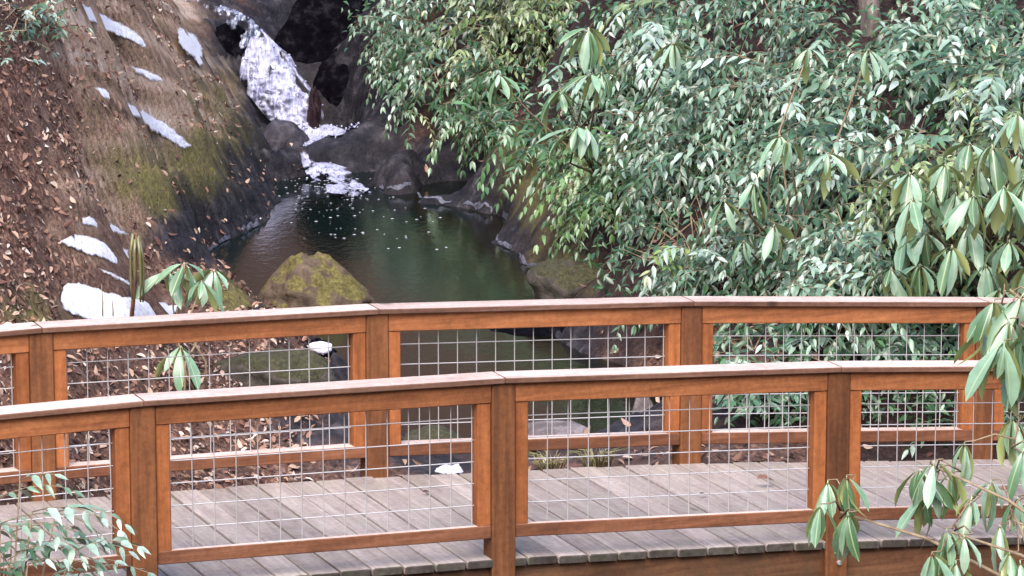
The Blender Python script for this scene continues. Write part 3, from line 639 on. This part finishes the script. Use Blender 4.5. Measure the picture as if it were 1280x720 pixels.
# slender one in the middle of the thicket
shrub_rh("slender rhododendron with three drooping whorls stacked on one upright stem above the pool", hit(745, 215)+[0, -.3, 0], [at(736, 34, 23.6), at(738, 92, 23.5), at(733, 158, 23.4), at(624, 92, 26.0), at(700, 112, 23.6), at(842, 52, 24.2), at(752, 90, 23.5), at(722, 158, 23.4)], 14, .20, n=(8, 12), r0=.010, droop=(12, 66))
shrub_rh("rhododendron with large hanging leaves low in the thicket right of centre", hit(975, 330), [at(943, 228, 22.5), at(975, 168, 22.8), at(905, 250, 22.6), at(968, 280, 22.0), at(1035, 190, 22.6), at(1010, 60, 23.4), at(930, 300, 22.3), at(985, 175, 22.5), at(1085, 60, 23)], 15, .19, n=(6, 10), r0=.010, droop=(15, 70))
# young plant at the left
shrub_rh("young rhododendron behind the far handrail beside the largest snow patch", hit(246, 500), [at(231, 328, 20.9), at(268, 336, 21.1), at(226, 432, 20.5), at(252, 350, 20.8), at(212, 338, 21)], 22, .20, n=(6, 8), r0=.009, droop=(15, 55))
# plant with tightly rolled, hanging leaves
rb = hit(164, 404); root = empty("rhododendron", rb); tag(root, "stunted rhododendron with tightly rolled leaves hanging straight down in front of the snow", "rhododendron")
top = at(170, 291, 20.9); A = Acc(); A.tube([rb, (rb+top)/2+[.01, 0, 0], top], .013, .008); A.build("stem", REDSTEM, root, rb)
rg = np.random.default_rng(5)
for j in range(9):
    B = Acc(); a = j*.9; o_ = np.array([math.cos(a), math.sin(a), 0])*.018; s = top+o_-[0, 0, rg.uniform(0, .05)]; l = rg.uniform(.22, .36)
    B.tube([s, s+o_*.9+[0, 0, -.3*l], s+o_*1.0+[0, 0, -.7*l], s+o_*.7+[0, 0, -l]], .011, .005, 6); B.build("leaf", ROLL, root, rb)

# ------------------------------------------------------------------ arching small-leaved shrubs
def spray(P, d, L, n, lf, rg, leaves, A=None):
    d = np.asarray(d, float); d /= np.linalg.norm(d); p = np.array(P, float); pts = [p.copy()]; st = L/n; tone = rg.beta(.65, .85); droop = rg.uniform(.15, 1.1); lfs = lf*rg.uniform(.7, 1.35)
    for k in range(n):
        d = d + np.array([0, 0, -.07-.10*k/n]) + rg.normal(0, .04, 3); d /= np.linalg.norm(d); p = p + d*st; pts.append(p.copy())
        side = np.cross(d, [0, 0, 1]); side /= (np.linalg.norm(side)+1e-9)
        s = 1 if k % 2 else -1
        ld = side*s*rg.uniform(.5, 1.0) + d*rg.uniform(.3, .9) + np.array([0, 0, -rg.uniform(.0, 1.0)*droop])
        nn = np.array([0, 0, .85]) + side*s*.25 + np.array([0, -.35, 0]) + rg.normal(0, .25, 3)
        leaves.append((int(rg.integers(5)), p.copy(), frame(ld, nn), lfs*rg.uniform(.75, 1.2)*(1-.25*k/n), float(np.clip(.72*tone+.28*rg.uniform()+(.03 if rg.uniform() > .97 else 0), 0, 1))))
    ld = d+np.array([0, 0, -.2]); leaves.append((0, p, frame(ld, np.array([0, -.4, .8])), lf*.8, float(tone)))
    if A is not None: A.tube(pts[::2]+[pts[-1]], .003, .0015, 3)
EDGE = [(-100, 425), (0, 428), (60, 455), (130, 468), (145, 560), (170, 600), (190, 640), (225, 690), (300, 712), (345, 745), (380, 760), (420, 880), (700, 880)]
def edge(py): return np.interp(py, [e[0] for e in EDGE], [e[1] for e in EDGE])
GAPS = [(862, 262, 58, 40), (778, 290, 72, 38), (905, 335, 60, 28), (1040, 245, 42, 18), (690, 60, 22, 34), (810, 345, 40, 28), (950, 110, 30, 14), (1010, 120, 22, 16), (1130, 150, 30, 12)]
def gap(px, py): return max(math.exp(-(((px-a)/c)**2+((py-b)/d)**2)**2) for a, b, c, d in GAPS)
NIND = 165
def shrub_dh(label, cpx, cpy, rx, ry, nspray, seed, col, lf=.090, depth=1.0, group="arching small-leaved shrubs on the right bank", xmin=True, base=None, name="doghobble_shrub", nind=NIND, Lr=(.35, .75), off0=.08, lo=-90, hi=600):
    rg = np.random.default_rng(seed); base = hit(cpx, cpy+ry*.5) if base is None else np.asarray(base, float)
    root = empty(name, base); tag(root, label, "shrub", group); leaves, A = [], Acc(); k = 0; tries = 0
    nspray = int(nspray*(3.0 if xmin else 1))
    while k < nspray and tries < nspray*20:
        tries += 1
        px, py = cpx+rx*rg.normal(0, .55), cpy+ry*rg.normal(0, .55)
        if xmin and px < edge(py)+18 or py < lo or py > hi: continue
        if xmin and vnoise(np.array([px*.022, py*.03, 3.3]), 5) < rg.uniform(-.42, .16): continue
        if xmin and gap(px, py) > rg.uniform(.1, 1): continue
        k += 1
        H = hit(px, max(py, -85)); dist = H[1]; off = off0+depth*rg.beta(1.3, 1.3)
        P = np.array([0, 0, CAMZ])+(H-[0, 0, CAMZ])*(1-off/dist)
        a_ = rg.normal(-1.9, .75); d = np.array([math.cos(a_), math.sin(a_)*.8, rg.uniform(.1, .55)])
        L = rg.uniform(*Lr); n = int(L/.038)
        P = P - d/np.linalg.norm(d)*L*.45
        spray(P, d, L, n, lf, rg, leaves, A)
        if k % 6 == 0: T = Acc(); T.tube([base+rg.normal(0, .1, 3)*[1, 1, 0], base*.5+P*.5+[0, .05, .08], P], .007, .003, 4); T.build('stem', TWIG, root, base)
    dist = np.array([np.linalg.norm(l[1]-[0, 0, CAMZ]) + (0 if True else 0) for l in leaves]); order = np.argsort(dist)
    ms, mj = LM[col]
    for q in order[:nind]:
        kk, P, R, L, r = leaves[q]; put_leaf(root, DH, kk, ms, P, R, L, r)
    if len(order) > nind: joined("foliage", DH, [leaves[q] for q in order[nind:]], mj, root, base)
    A.build("twigs", TWIG, root, base)['kind'] = 'stuff'; return root
dh = [("shrub of small leaves highest beside the black rock right of the waterfall", 520, 30, 75, 80, 40, 'pale'),
      ("dark leafy shrub overhanging the far bank between the waterfall and the slender rhododendron", 610, 130, 70, 70, 34, 'dark'),
      ("bushy shrub at the top of the picture left of the slender stem", 640, 10, 80, 70, 44, 'olive'),
      ("fresh green shrub hanging over the mossy bank at the right end of the pool", 750, 215, 62, 62, 44, 'green'),
      ("pale shrub behind and right of the slender upright stem", 820, 60, 95, 85, 62, 'pale'),
      ("shrub with whitish sprays in the middle of the thicket", 850, 160, 85, 70, 46, 'pale'),
      ("shrub just left of the pale tree trunk at the top", 980, 50, 95, 85, 60, 'pale'),
      ("shrub hanging low over the dark bare twigs above the far handrail", 850, 290, 85, 60, 34, 'pale'),
      ("broad grey green shrub in the thicket below the tree trunk", 1020, 180, 100, 80, 60, 'pale'),
      ("shrub just above the far handrail between the third and fourth far posts", 1020, 310, 95, 65, 52, 'pale'),
      ("shrub right of the tree trunk at the top right corner", 1190, 50, 110, 85, 66, 'pale'),
      ("shrub behind the drooping rhododendron at the right edge", 1180, 200, 95, 90, 50, 'olive')]
for k, (lb, x, y, rx, ry, n, c) in enumerate(dh): shrub_dh(lb, x, y, rx, ry, n, 100+k, c, lf=(.078, .092, .084, .080, .098, .088, .076, .082, .094, .084, .100, .088)[k])
shrub_dh("low shrub seen through the far mesh right of the third far post", 960, 440, 60, 45, 22, 140, 'pale', group="arching small-leaved shrubs on the right bank", depth=.3, nind=120, Lr=(.2, .4))
shrub_dh("low shrub seen through the far mesh near the right end of the bridge", 1120, 450, 70, 55, 30, 141, 'pale', group="arching small-leaved shrubs on the right bank", depth=.3, nind=120, Lr=(.2, .4))
shrub_dh("pale leafy shrub in the top left corner above the leaf litter", 30, 18, 46, 32, 44, 150, 'pale', .06, .3, None, False, nind=120, Lr=(.15, .35))
shrub_dh("small sprout of bright yellow green leaves above the far handrail right of the pool", 832, 318, 16, 20, 5, 160, 'lime', .085, .2, None, False, name="sprout", nind=100, Lr=(.18, .26), off0=.75)
# dark ground layer under the shrubs
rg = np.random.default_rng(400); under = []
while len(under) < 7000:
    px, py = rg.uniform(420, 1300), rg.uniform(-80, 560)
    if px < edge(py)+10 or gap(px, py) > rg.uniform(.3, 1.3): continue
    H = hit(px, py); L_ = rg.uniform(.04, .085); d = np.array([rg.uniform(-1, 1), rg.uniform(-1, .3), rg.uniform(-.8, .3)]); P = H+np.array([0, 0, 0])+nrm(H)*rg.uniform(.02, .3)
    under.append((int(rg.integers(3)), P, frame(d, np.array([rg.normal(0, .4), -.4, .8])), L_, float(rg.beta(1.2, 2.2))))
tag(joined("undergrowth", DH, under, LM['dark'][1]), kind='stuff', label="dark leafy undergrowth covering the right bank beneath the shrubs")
# foreground plant in the lower left corner
base = np.array([-2.15, 15.7, -.5]); root = empty("doghobble_shrub", base); tag(root, "foreground shrub with pale hanging leaves in the lower left corner before the near railing", "shrub")
rg = np.random.default_rng(77); A = Acc(); leaves = []
for px, py, dx, L, n in ((-20, 690, 0.5, .3, 9), (-5, 720, 0.6, .3, 9), (10, 730, 0.2, .3, 9), (25, 735, -0.2, .3, 9), (-10, 740, 0.8, .3, 9), (40, 740, 0.4, .3, 9), (60, 745, 0.6, .3, 9), (5, 690, -0.3, .3, 9), (-15, 670, 1, .45, 11), (15, 665, .9, .3, 8), (35, 705, .9, .4, 10), (70, 715, .7, .3, 8), (-5, 710, 1, .4, 10), (100, 715, .9, .3, 8), (0, 655, 1, .50, 11), (40, 640, 1, .42, 10), (70, 640, .9, .34, 9), (-10, 625, 1, .36, 9), (20, 690, .9, .42, 10), (60, 690, .9, .36, 9), (25, 600, .6, .16, 5), (10, 700, .6, .4, 9), (90, 690, .8, .3, 8), (-20, 660, 1, .5, 11)):
    P = at(px, py, 15.9+rg.uniform(-.3, .3)); spray(P, (dx, rg.uniform(-.5, .1), .45), L, n, .082, rg, leaves, A); T = Acc(); T.tube([base+rg.normal(0, .05, 3)*[1, 1, 0], (base+P)/2+[0, .05, 0], P], .006, .003, 4); T.build('stem', TWIG, root, base)
for kk, P, R, L, r in leaves: put_leaf(root, DH, kk, LM['pale'][0], P, R, L, .2+.72*r)
A.build("twigs", TWIG, root, base)['kind'] = 'stuff'

# dry grass below the far railing, bare twigs
def tuft(label, C, n, h, seed):
    rg = np.random.default_rng(seed); root = empty("grass_tuft", C); tag(root, label, "grass tuft"); A = Acc()
    for k in range(n):
        a = rg.uniform(0, 6.28); l = h*rg.uniform(.5, 1.1); o = np.array([math.cos(a), math.sin(a), 0]); p = np.asarray(C)+o*rg.uniform(0, .08)
        A.tube([p, p+o*l*.25+[0, 0, l*.6], p+o*l*.7+[0, 0, l*.7]], .004, .001, 3)
    g = A.build("blades", GRASS, root, C); g['kind'] = 'stuff'; return root
gm = NB("dry_grass"); gn = gm.noise(gm.coords(), 9, 2, .5); GRASS = gm.fin(gm.ramp(gn, [(.35, (.20, .20, .07)), (.65, (.42, .36, .2))]), .7, .2)
tuft("tuft of dry grass under the far bottom rail left of the third far post", at(745, 584, 20.2), 50, .16, 1)
tuft("tuft of dry grass under the far bottom rail right of the second near post", at(690, 588, 20.2), 40, .13, 2)
A = Acc(); rg = np.random.default_rng(31); tb = hit(885, 345)
for k in range(16):
    P0 = tb+rg.normal(0, .12, 3)*[1, 1, 0]; d = np.array([rg.uniform(-.7, .7), -rg.uniform(.1, .5), rg.uniform(.3, .9)]); A.tube([P0, P0+d*.3, P0+d*.6+rg.normal(0, .05, 3)], .005, .002, 3)
o = A.build("bare_twigs", TWIG, None, tb); o.location = tb; tag(o, "bundle of bare grey twigs in the dark gap above the far handrail", "twigs")
# stalks in front of the snow
for px, py, h, lb in ((128, 402, 46, "tallest thin dead stalk standing in the largest snow patch"), (141, 402, 27, "short thin dead stalk right of the tall one in the snow")):
    P = hit(px, py); A = Acc(); q = at(px-1, py-h, P[1]); A.tube([P, (P+q)/2+[.004, 0, 0], q], .004, .002, 4)
    o = A.build("dead_stalk", TWIG, None, P); o.location = P; tag(o, lb, "stalk")

# tree at the top
tb = at(1098, 62, 25.3); tb[2] = float(zat(tb[0], tb[1]))-.1; tr = empty("tree", tb); tag(tr, "tree with a mottled pale trunk rising out of the thicket at the top", "tree")
A = Acc(); d = at(1083, 0, 25.3)-at(1090, 62, 25.3); d /= np.linalg.norm(d)
pts = [at(1090, 62, 25.3)+d*t+np.array([.015*math.sin(t*5), 0, 0]) for t in np.arange(-.7, 4.5, .2)]; pts[0][2] = tb[2]; A.tube(pts, .075, .05, 14); A.build("trunk", BARK, tr, tb)
A = Acc()
for t, sx in ((12, 1), (16, -1), (20, 1), (23, -1)): A.tube([pts[t], pts[t]+[.4*sx, -.1, .35], pts[t]+[.9*sx, -.1, .9]], .022, .008, 6)
A.build("limb", BARK, tr, tb)

# ------------------------------------------------------------------ footbridge
TH, PX0, PY0, BW, SP_ = .3867, -.057, 17.262, 1.642, 1.691
HI = {-2: -.06, -1: .0, 0: .034, 1: .043, 2: 0, 3: -.092, 4: -.227, 5: -.40, 6: -.60}
hs_x = np.array([(i-2)*SP_ for i in HI]); hs_z = np.array(list(HI.values()))
def hz(s): return float(np.interp(s, hs_x, hs_z))
BR = empty("footbridge", (PX0, PY0, 0), TH)
tag(BR, "arched timber footbridge with brown post railings and wire mesh crossing the stream", "footbridge")
def prism(name, s0, s1, y0, y1, zb, zt, mat, parent, bev=.004, flat=None, top=None):
    """bar from s0 to s1 along the bridge following the deck's rise"""
    z0, z1 = (hz(s0), hz(s1)) if flat is None else (flat, flat)
    bm = bmesh.new(); v = [bm.verts.new(c) for c in ((s0, y0, z0+zb), (s1, y0, z1+zb), (s1, y1, z1+zb), (s0, y1, z0+zb), (s0, y0, z0+zt), (s1, y0, z1+zt), (s1, y1, z1+zt), (s0, y1, z0+zt))]
    for f in ((3, 2, 1, 0), (4, 5, 6, 7), (0, 1, 5, 4), (1, 2, 6, 5), (2, 3, 7, 6), (3, 0, 4, 7)): bm.faces.new([v[i] for i in f])
    if bev: bmesh.ops.bevel(bm, geom=bm.edges[:], offset=bev, segments=1, affect='EDGES')
    me = bpy.data.meshes.new(name); bm.to_mesh(me); bm.free()
    if top is not None:                                   # the upper face has a paler material than the sides
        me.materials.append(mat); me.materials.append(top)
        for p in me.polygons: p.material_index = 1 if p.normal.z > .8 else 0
    return link(name, me, mat, parent)
HC, HB = .846, .158
PW = .0575
def railing(y0, lw, label):
    """lw: how far the bottom rail reaches back behind the mesh"""
    R = empty("railing", (0, 0, 0), 0, BR); R['label'] = label
    idx = range(-1, 7)
    for i in idx:
        s = (i-2)*SP_; z = hz(s)
        prism("post", s-PW, s+PW, y0-PW, y0+PW, -.75, HC-.026, POST, R, .006, z)
        if i > -1: prism("cleat", s-PW-.066, s-PW-.001, y0-.044, y0+.034, HB-.002, HC-.118, CLEAT, R, .004, hz(s-.09))
        if i < 6: prism("cleat", s+PW+.001, s+PW+.066, y0-.044, y0+.034, HB-.002, HC-.118, CLEAT, R, .004, hz(s+.09))
    for i in list(idx)[:-1]:
        a, b = (i-2)*SP_, (i-1)*SP_
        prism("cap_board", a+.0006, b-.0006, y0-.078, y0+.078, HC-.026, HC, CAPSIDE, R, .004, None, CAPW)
        prism("top_rail", a+PW+.001, b-PW-.001, y0-.050, y0-.012, HC-.118, HC-.027, RAIL, R)
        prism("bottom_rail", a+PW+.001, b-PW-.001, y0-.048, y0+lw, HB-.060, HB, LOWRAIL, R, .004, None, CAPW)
        A = Acc(); c = .1016; s0, s1 = a+PW+.05, b-PW-.05
        for k in range(5):
            z = HB+.088+k*c; A.tube([(s0, y0+.004, hz(s0)+z), (s1, y0+.004, hz(s1)+z)], .0026, .0026, 4)
        nn = int((s1-s0)/c); o_ = ((s1-s0)-nn*c)/2
        for k in range(nn+1):
            s = s0+o_+k*c; A.tube([(s, y0, hz(s)+HB-.01), (s, y0, hz(s)+HC-.1)], .0026, .0026, 4)
        A.build("wire_mesh", WIRE, R, smooth=False)
railing(0, -.012, "near railing of the footbridge"); railing(BW, .037, "far railing of the footbridge")
# deck planks
bm = bmesh.new(); pw, y0, y1 = .140, -.052, BW-.045
bmesh.ops.create_cube(bm, size=1)
for v in bm.verts: v.co = (v.co.x*pw, y0+(v.co.y+.5)*(y1-y0), -.019+v.co.z*.038)
bmesh.ops.bevel(bm, geom=bm.edges[:], offset=.004, segments=1, affect='EDGES')
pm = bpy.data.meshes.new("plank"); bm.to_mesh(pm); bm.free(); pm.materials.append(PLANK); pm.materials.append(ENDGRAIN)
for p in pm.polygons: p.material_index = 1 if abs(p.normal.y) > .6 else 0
r = np.random.default_rng(3); s = hs_x[1]-.3; first = None
while s < hs_x[-1]:
    o = link("plank", pm, PLANK, BR) if first is None else first.copy()
    if first is None: first = o
    else: COL.objects.link(o)
    o.parent = BR; sl_ = (hz(s+.07)-hz(s-.07))/.14
    o.location = (s, r.normal(0, .004), hz(s)+r.normal(0, .0012)); o.rotation_euler = (r.normal(0, .0012), -math.atan(sl_), r.normal(0, .0015)); s += .1505
for i in range(-1, 6):
    a, b = (i-2)*SP_, (i-1)*SP_
    for y in (-.018, .5, 1.05, BW-.07): prism("stringer", a+.001, b-.001, y, y+.042, -.30, -.041, BEAM, BR)
# bolts in the near posts below the deck
for i in range(0, 5):
    s_ = (i-2)*SP_
    A = Acc(); A.tube([(s_+.01, -PW-.012, hz(s_)-.10), (s_+.01, -PW+.002, hz(s_)-.10)], .011, .011, 8); A.build("bolt", WIRE, BR, smooth=False)
# fallen leaves lying on the deck
for (px, py), lb in (((946, 606), "curled brown leaf lying on the deck below the third far post"), ((1250, 620), "reddish brown leaf on the deck at the right edge of the picture"), ((874, 621), "tiny dark leaf fragment on the deck right of the second near post"), ((528, 618), "small pale leaf scrap on the deck left of the second near post")):
    P = onz(px, py, 0.0); s_ = (P[0]-PX0)*math.cos(TH)+(P[1]-PY0)*math.sin(TH); P = onz(px, py, hz(s_)+.004)
    V, Fc = DRY[0]; R_ = frame(np.array([.8, .5, .05]), np.array([.1, -.2, 1])); L_ = .11 if px > 900 else .05
    me = mesh_np("fallen_leaf", V@(R_*L_).T+[0, 0, .03 if px > 900 else .012], Fc, True); set_attr(me, 'rnd', np.full(len(V), .35 if px > 900 else .12)); o = link("fallen_leaf", me, DRYM); o.location = P
    tag(o, lb, "leaf")
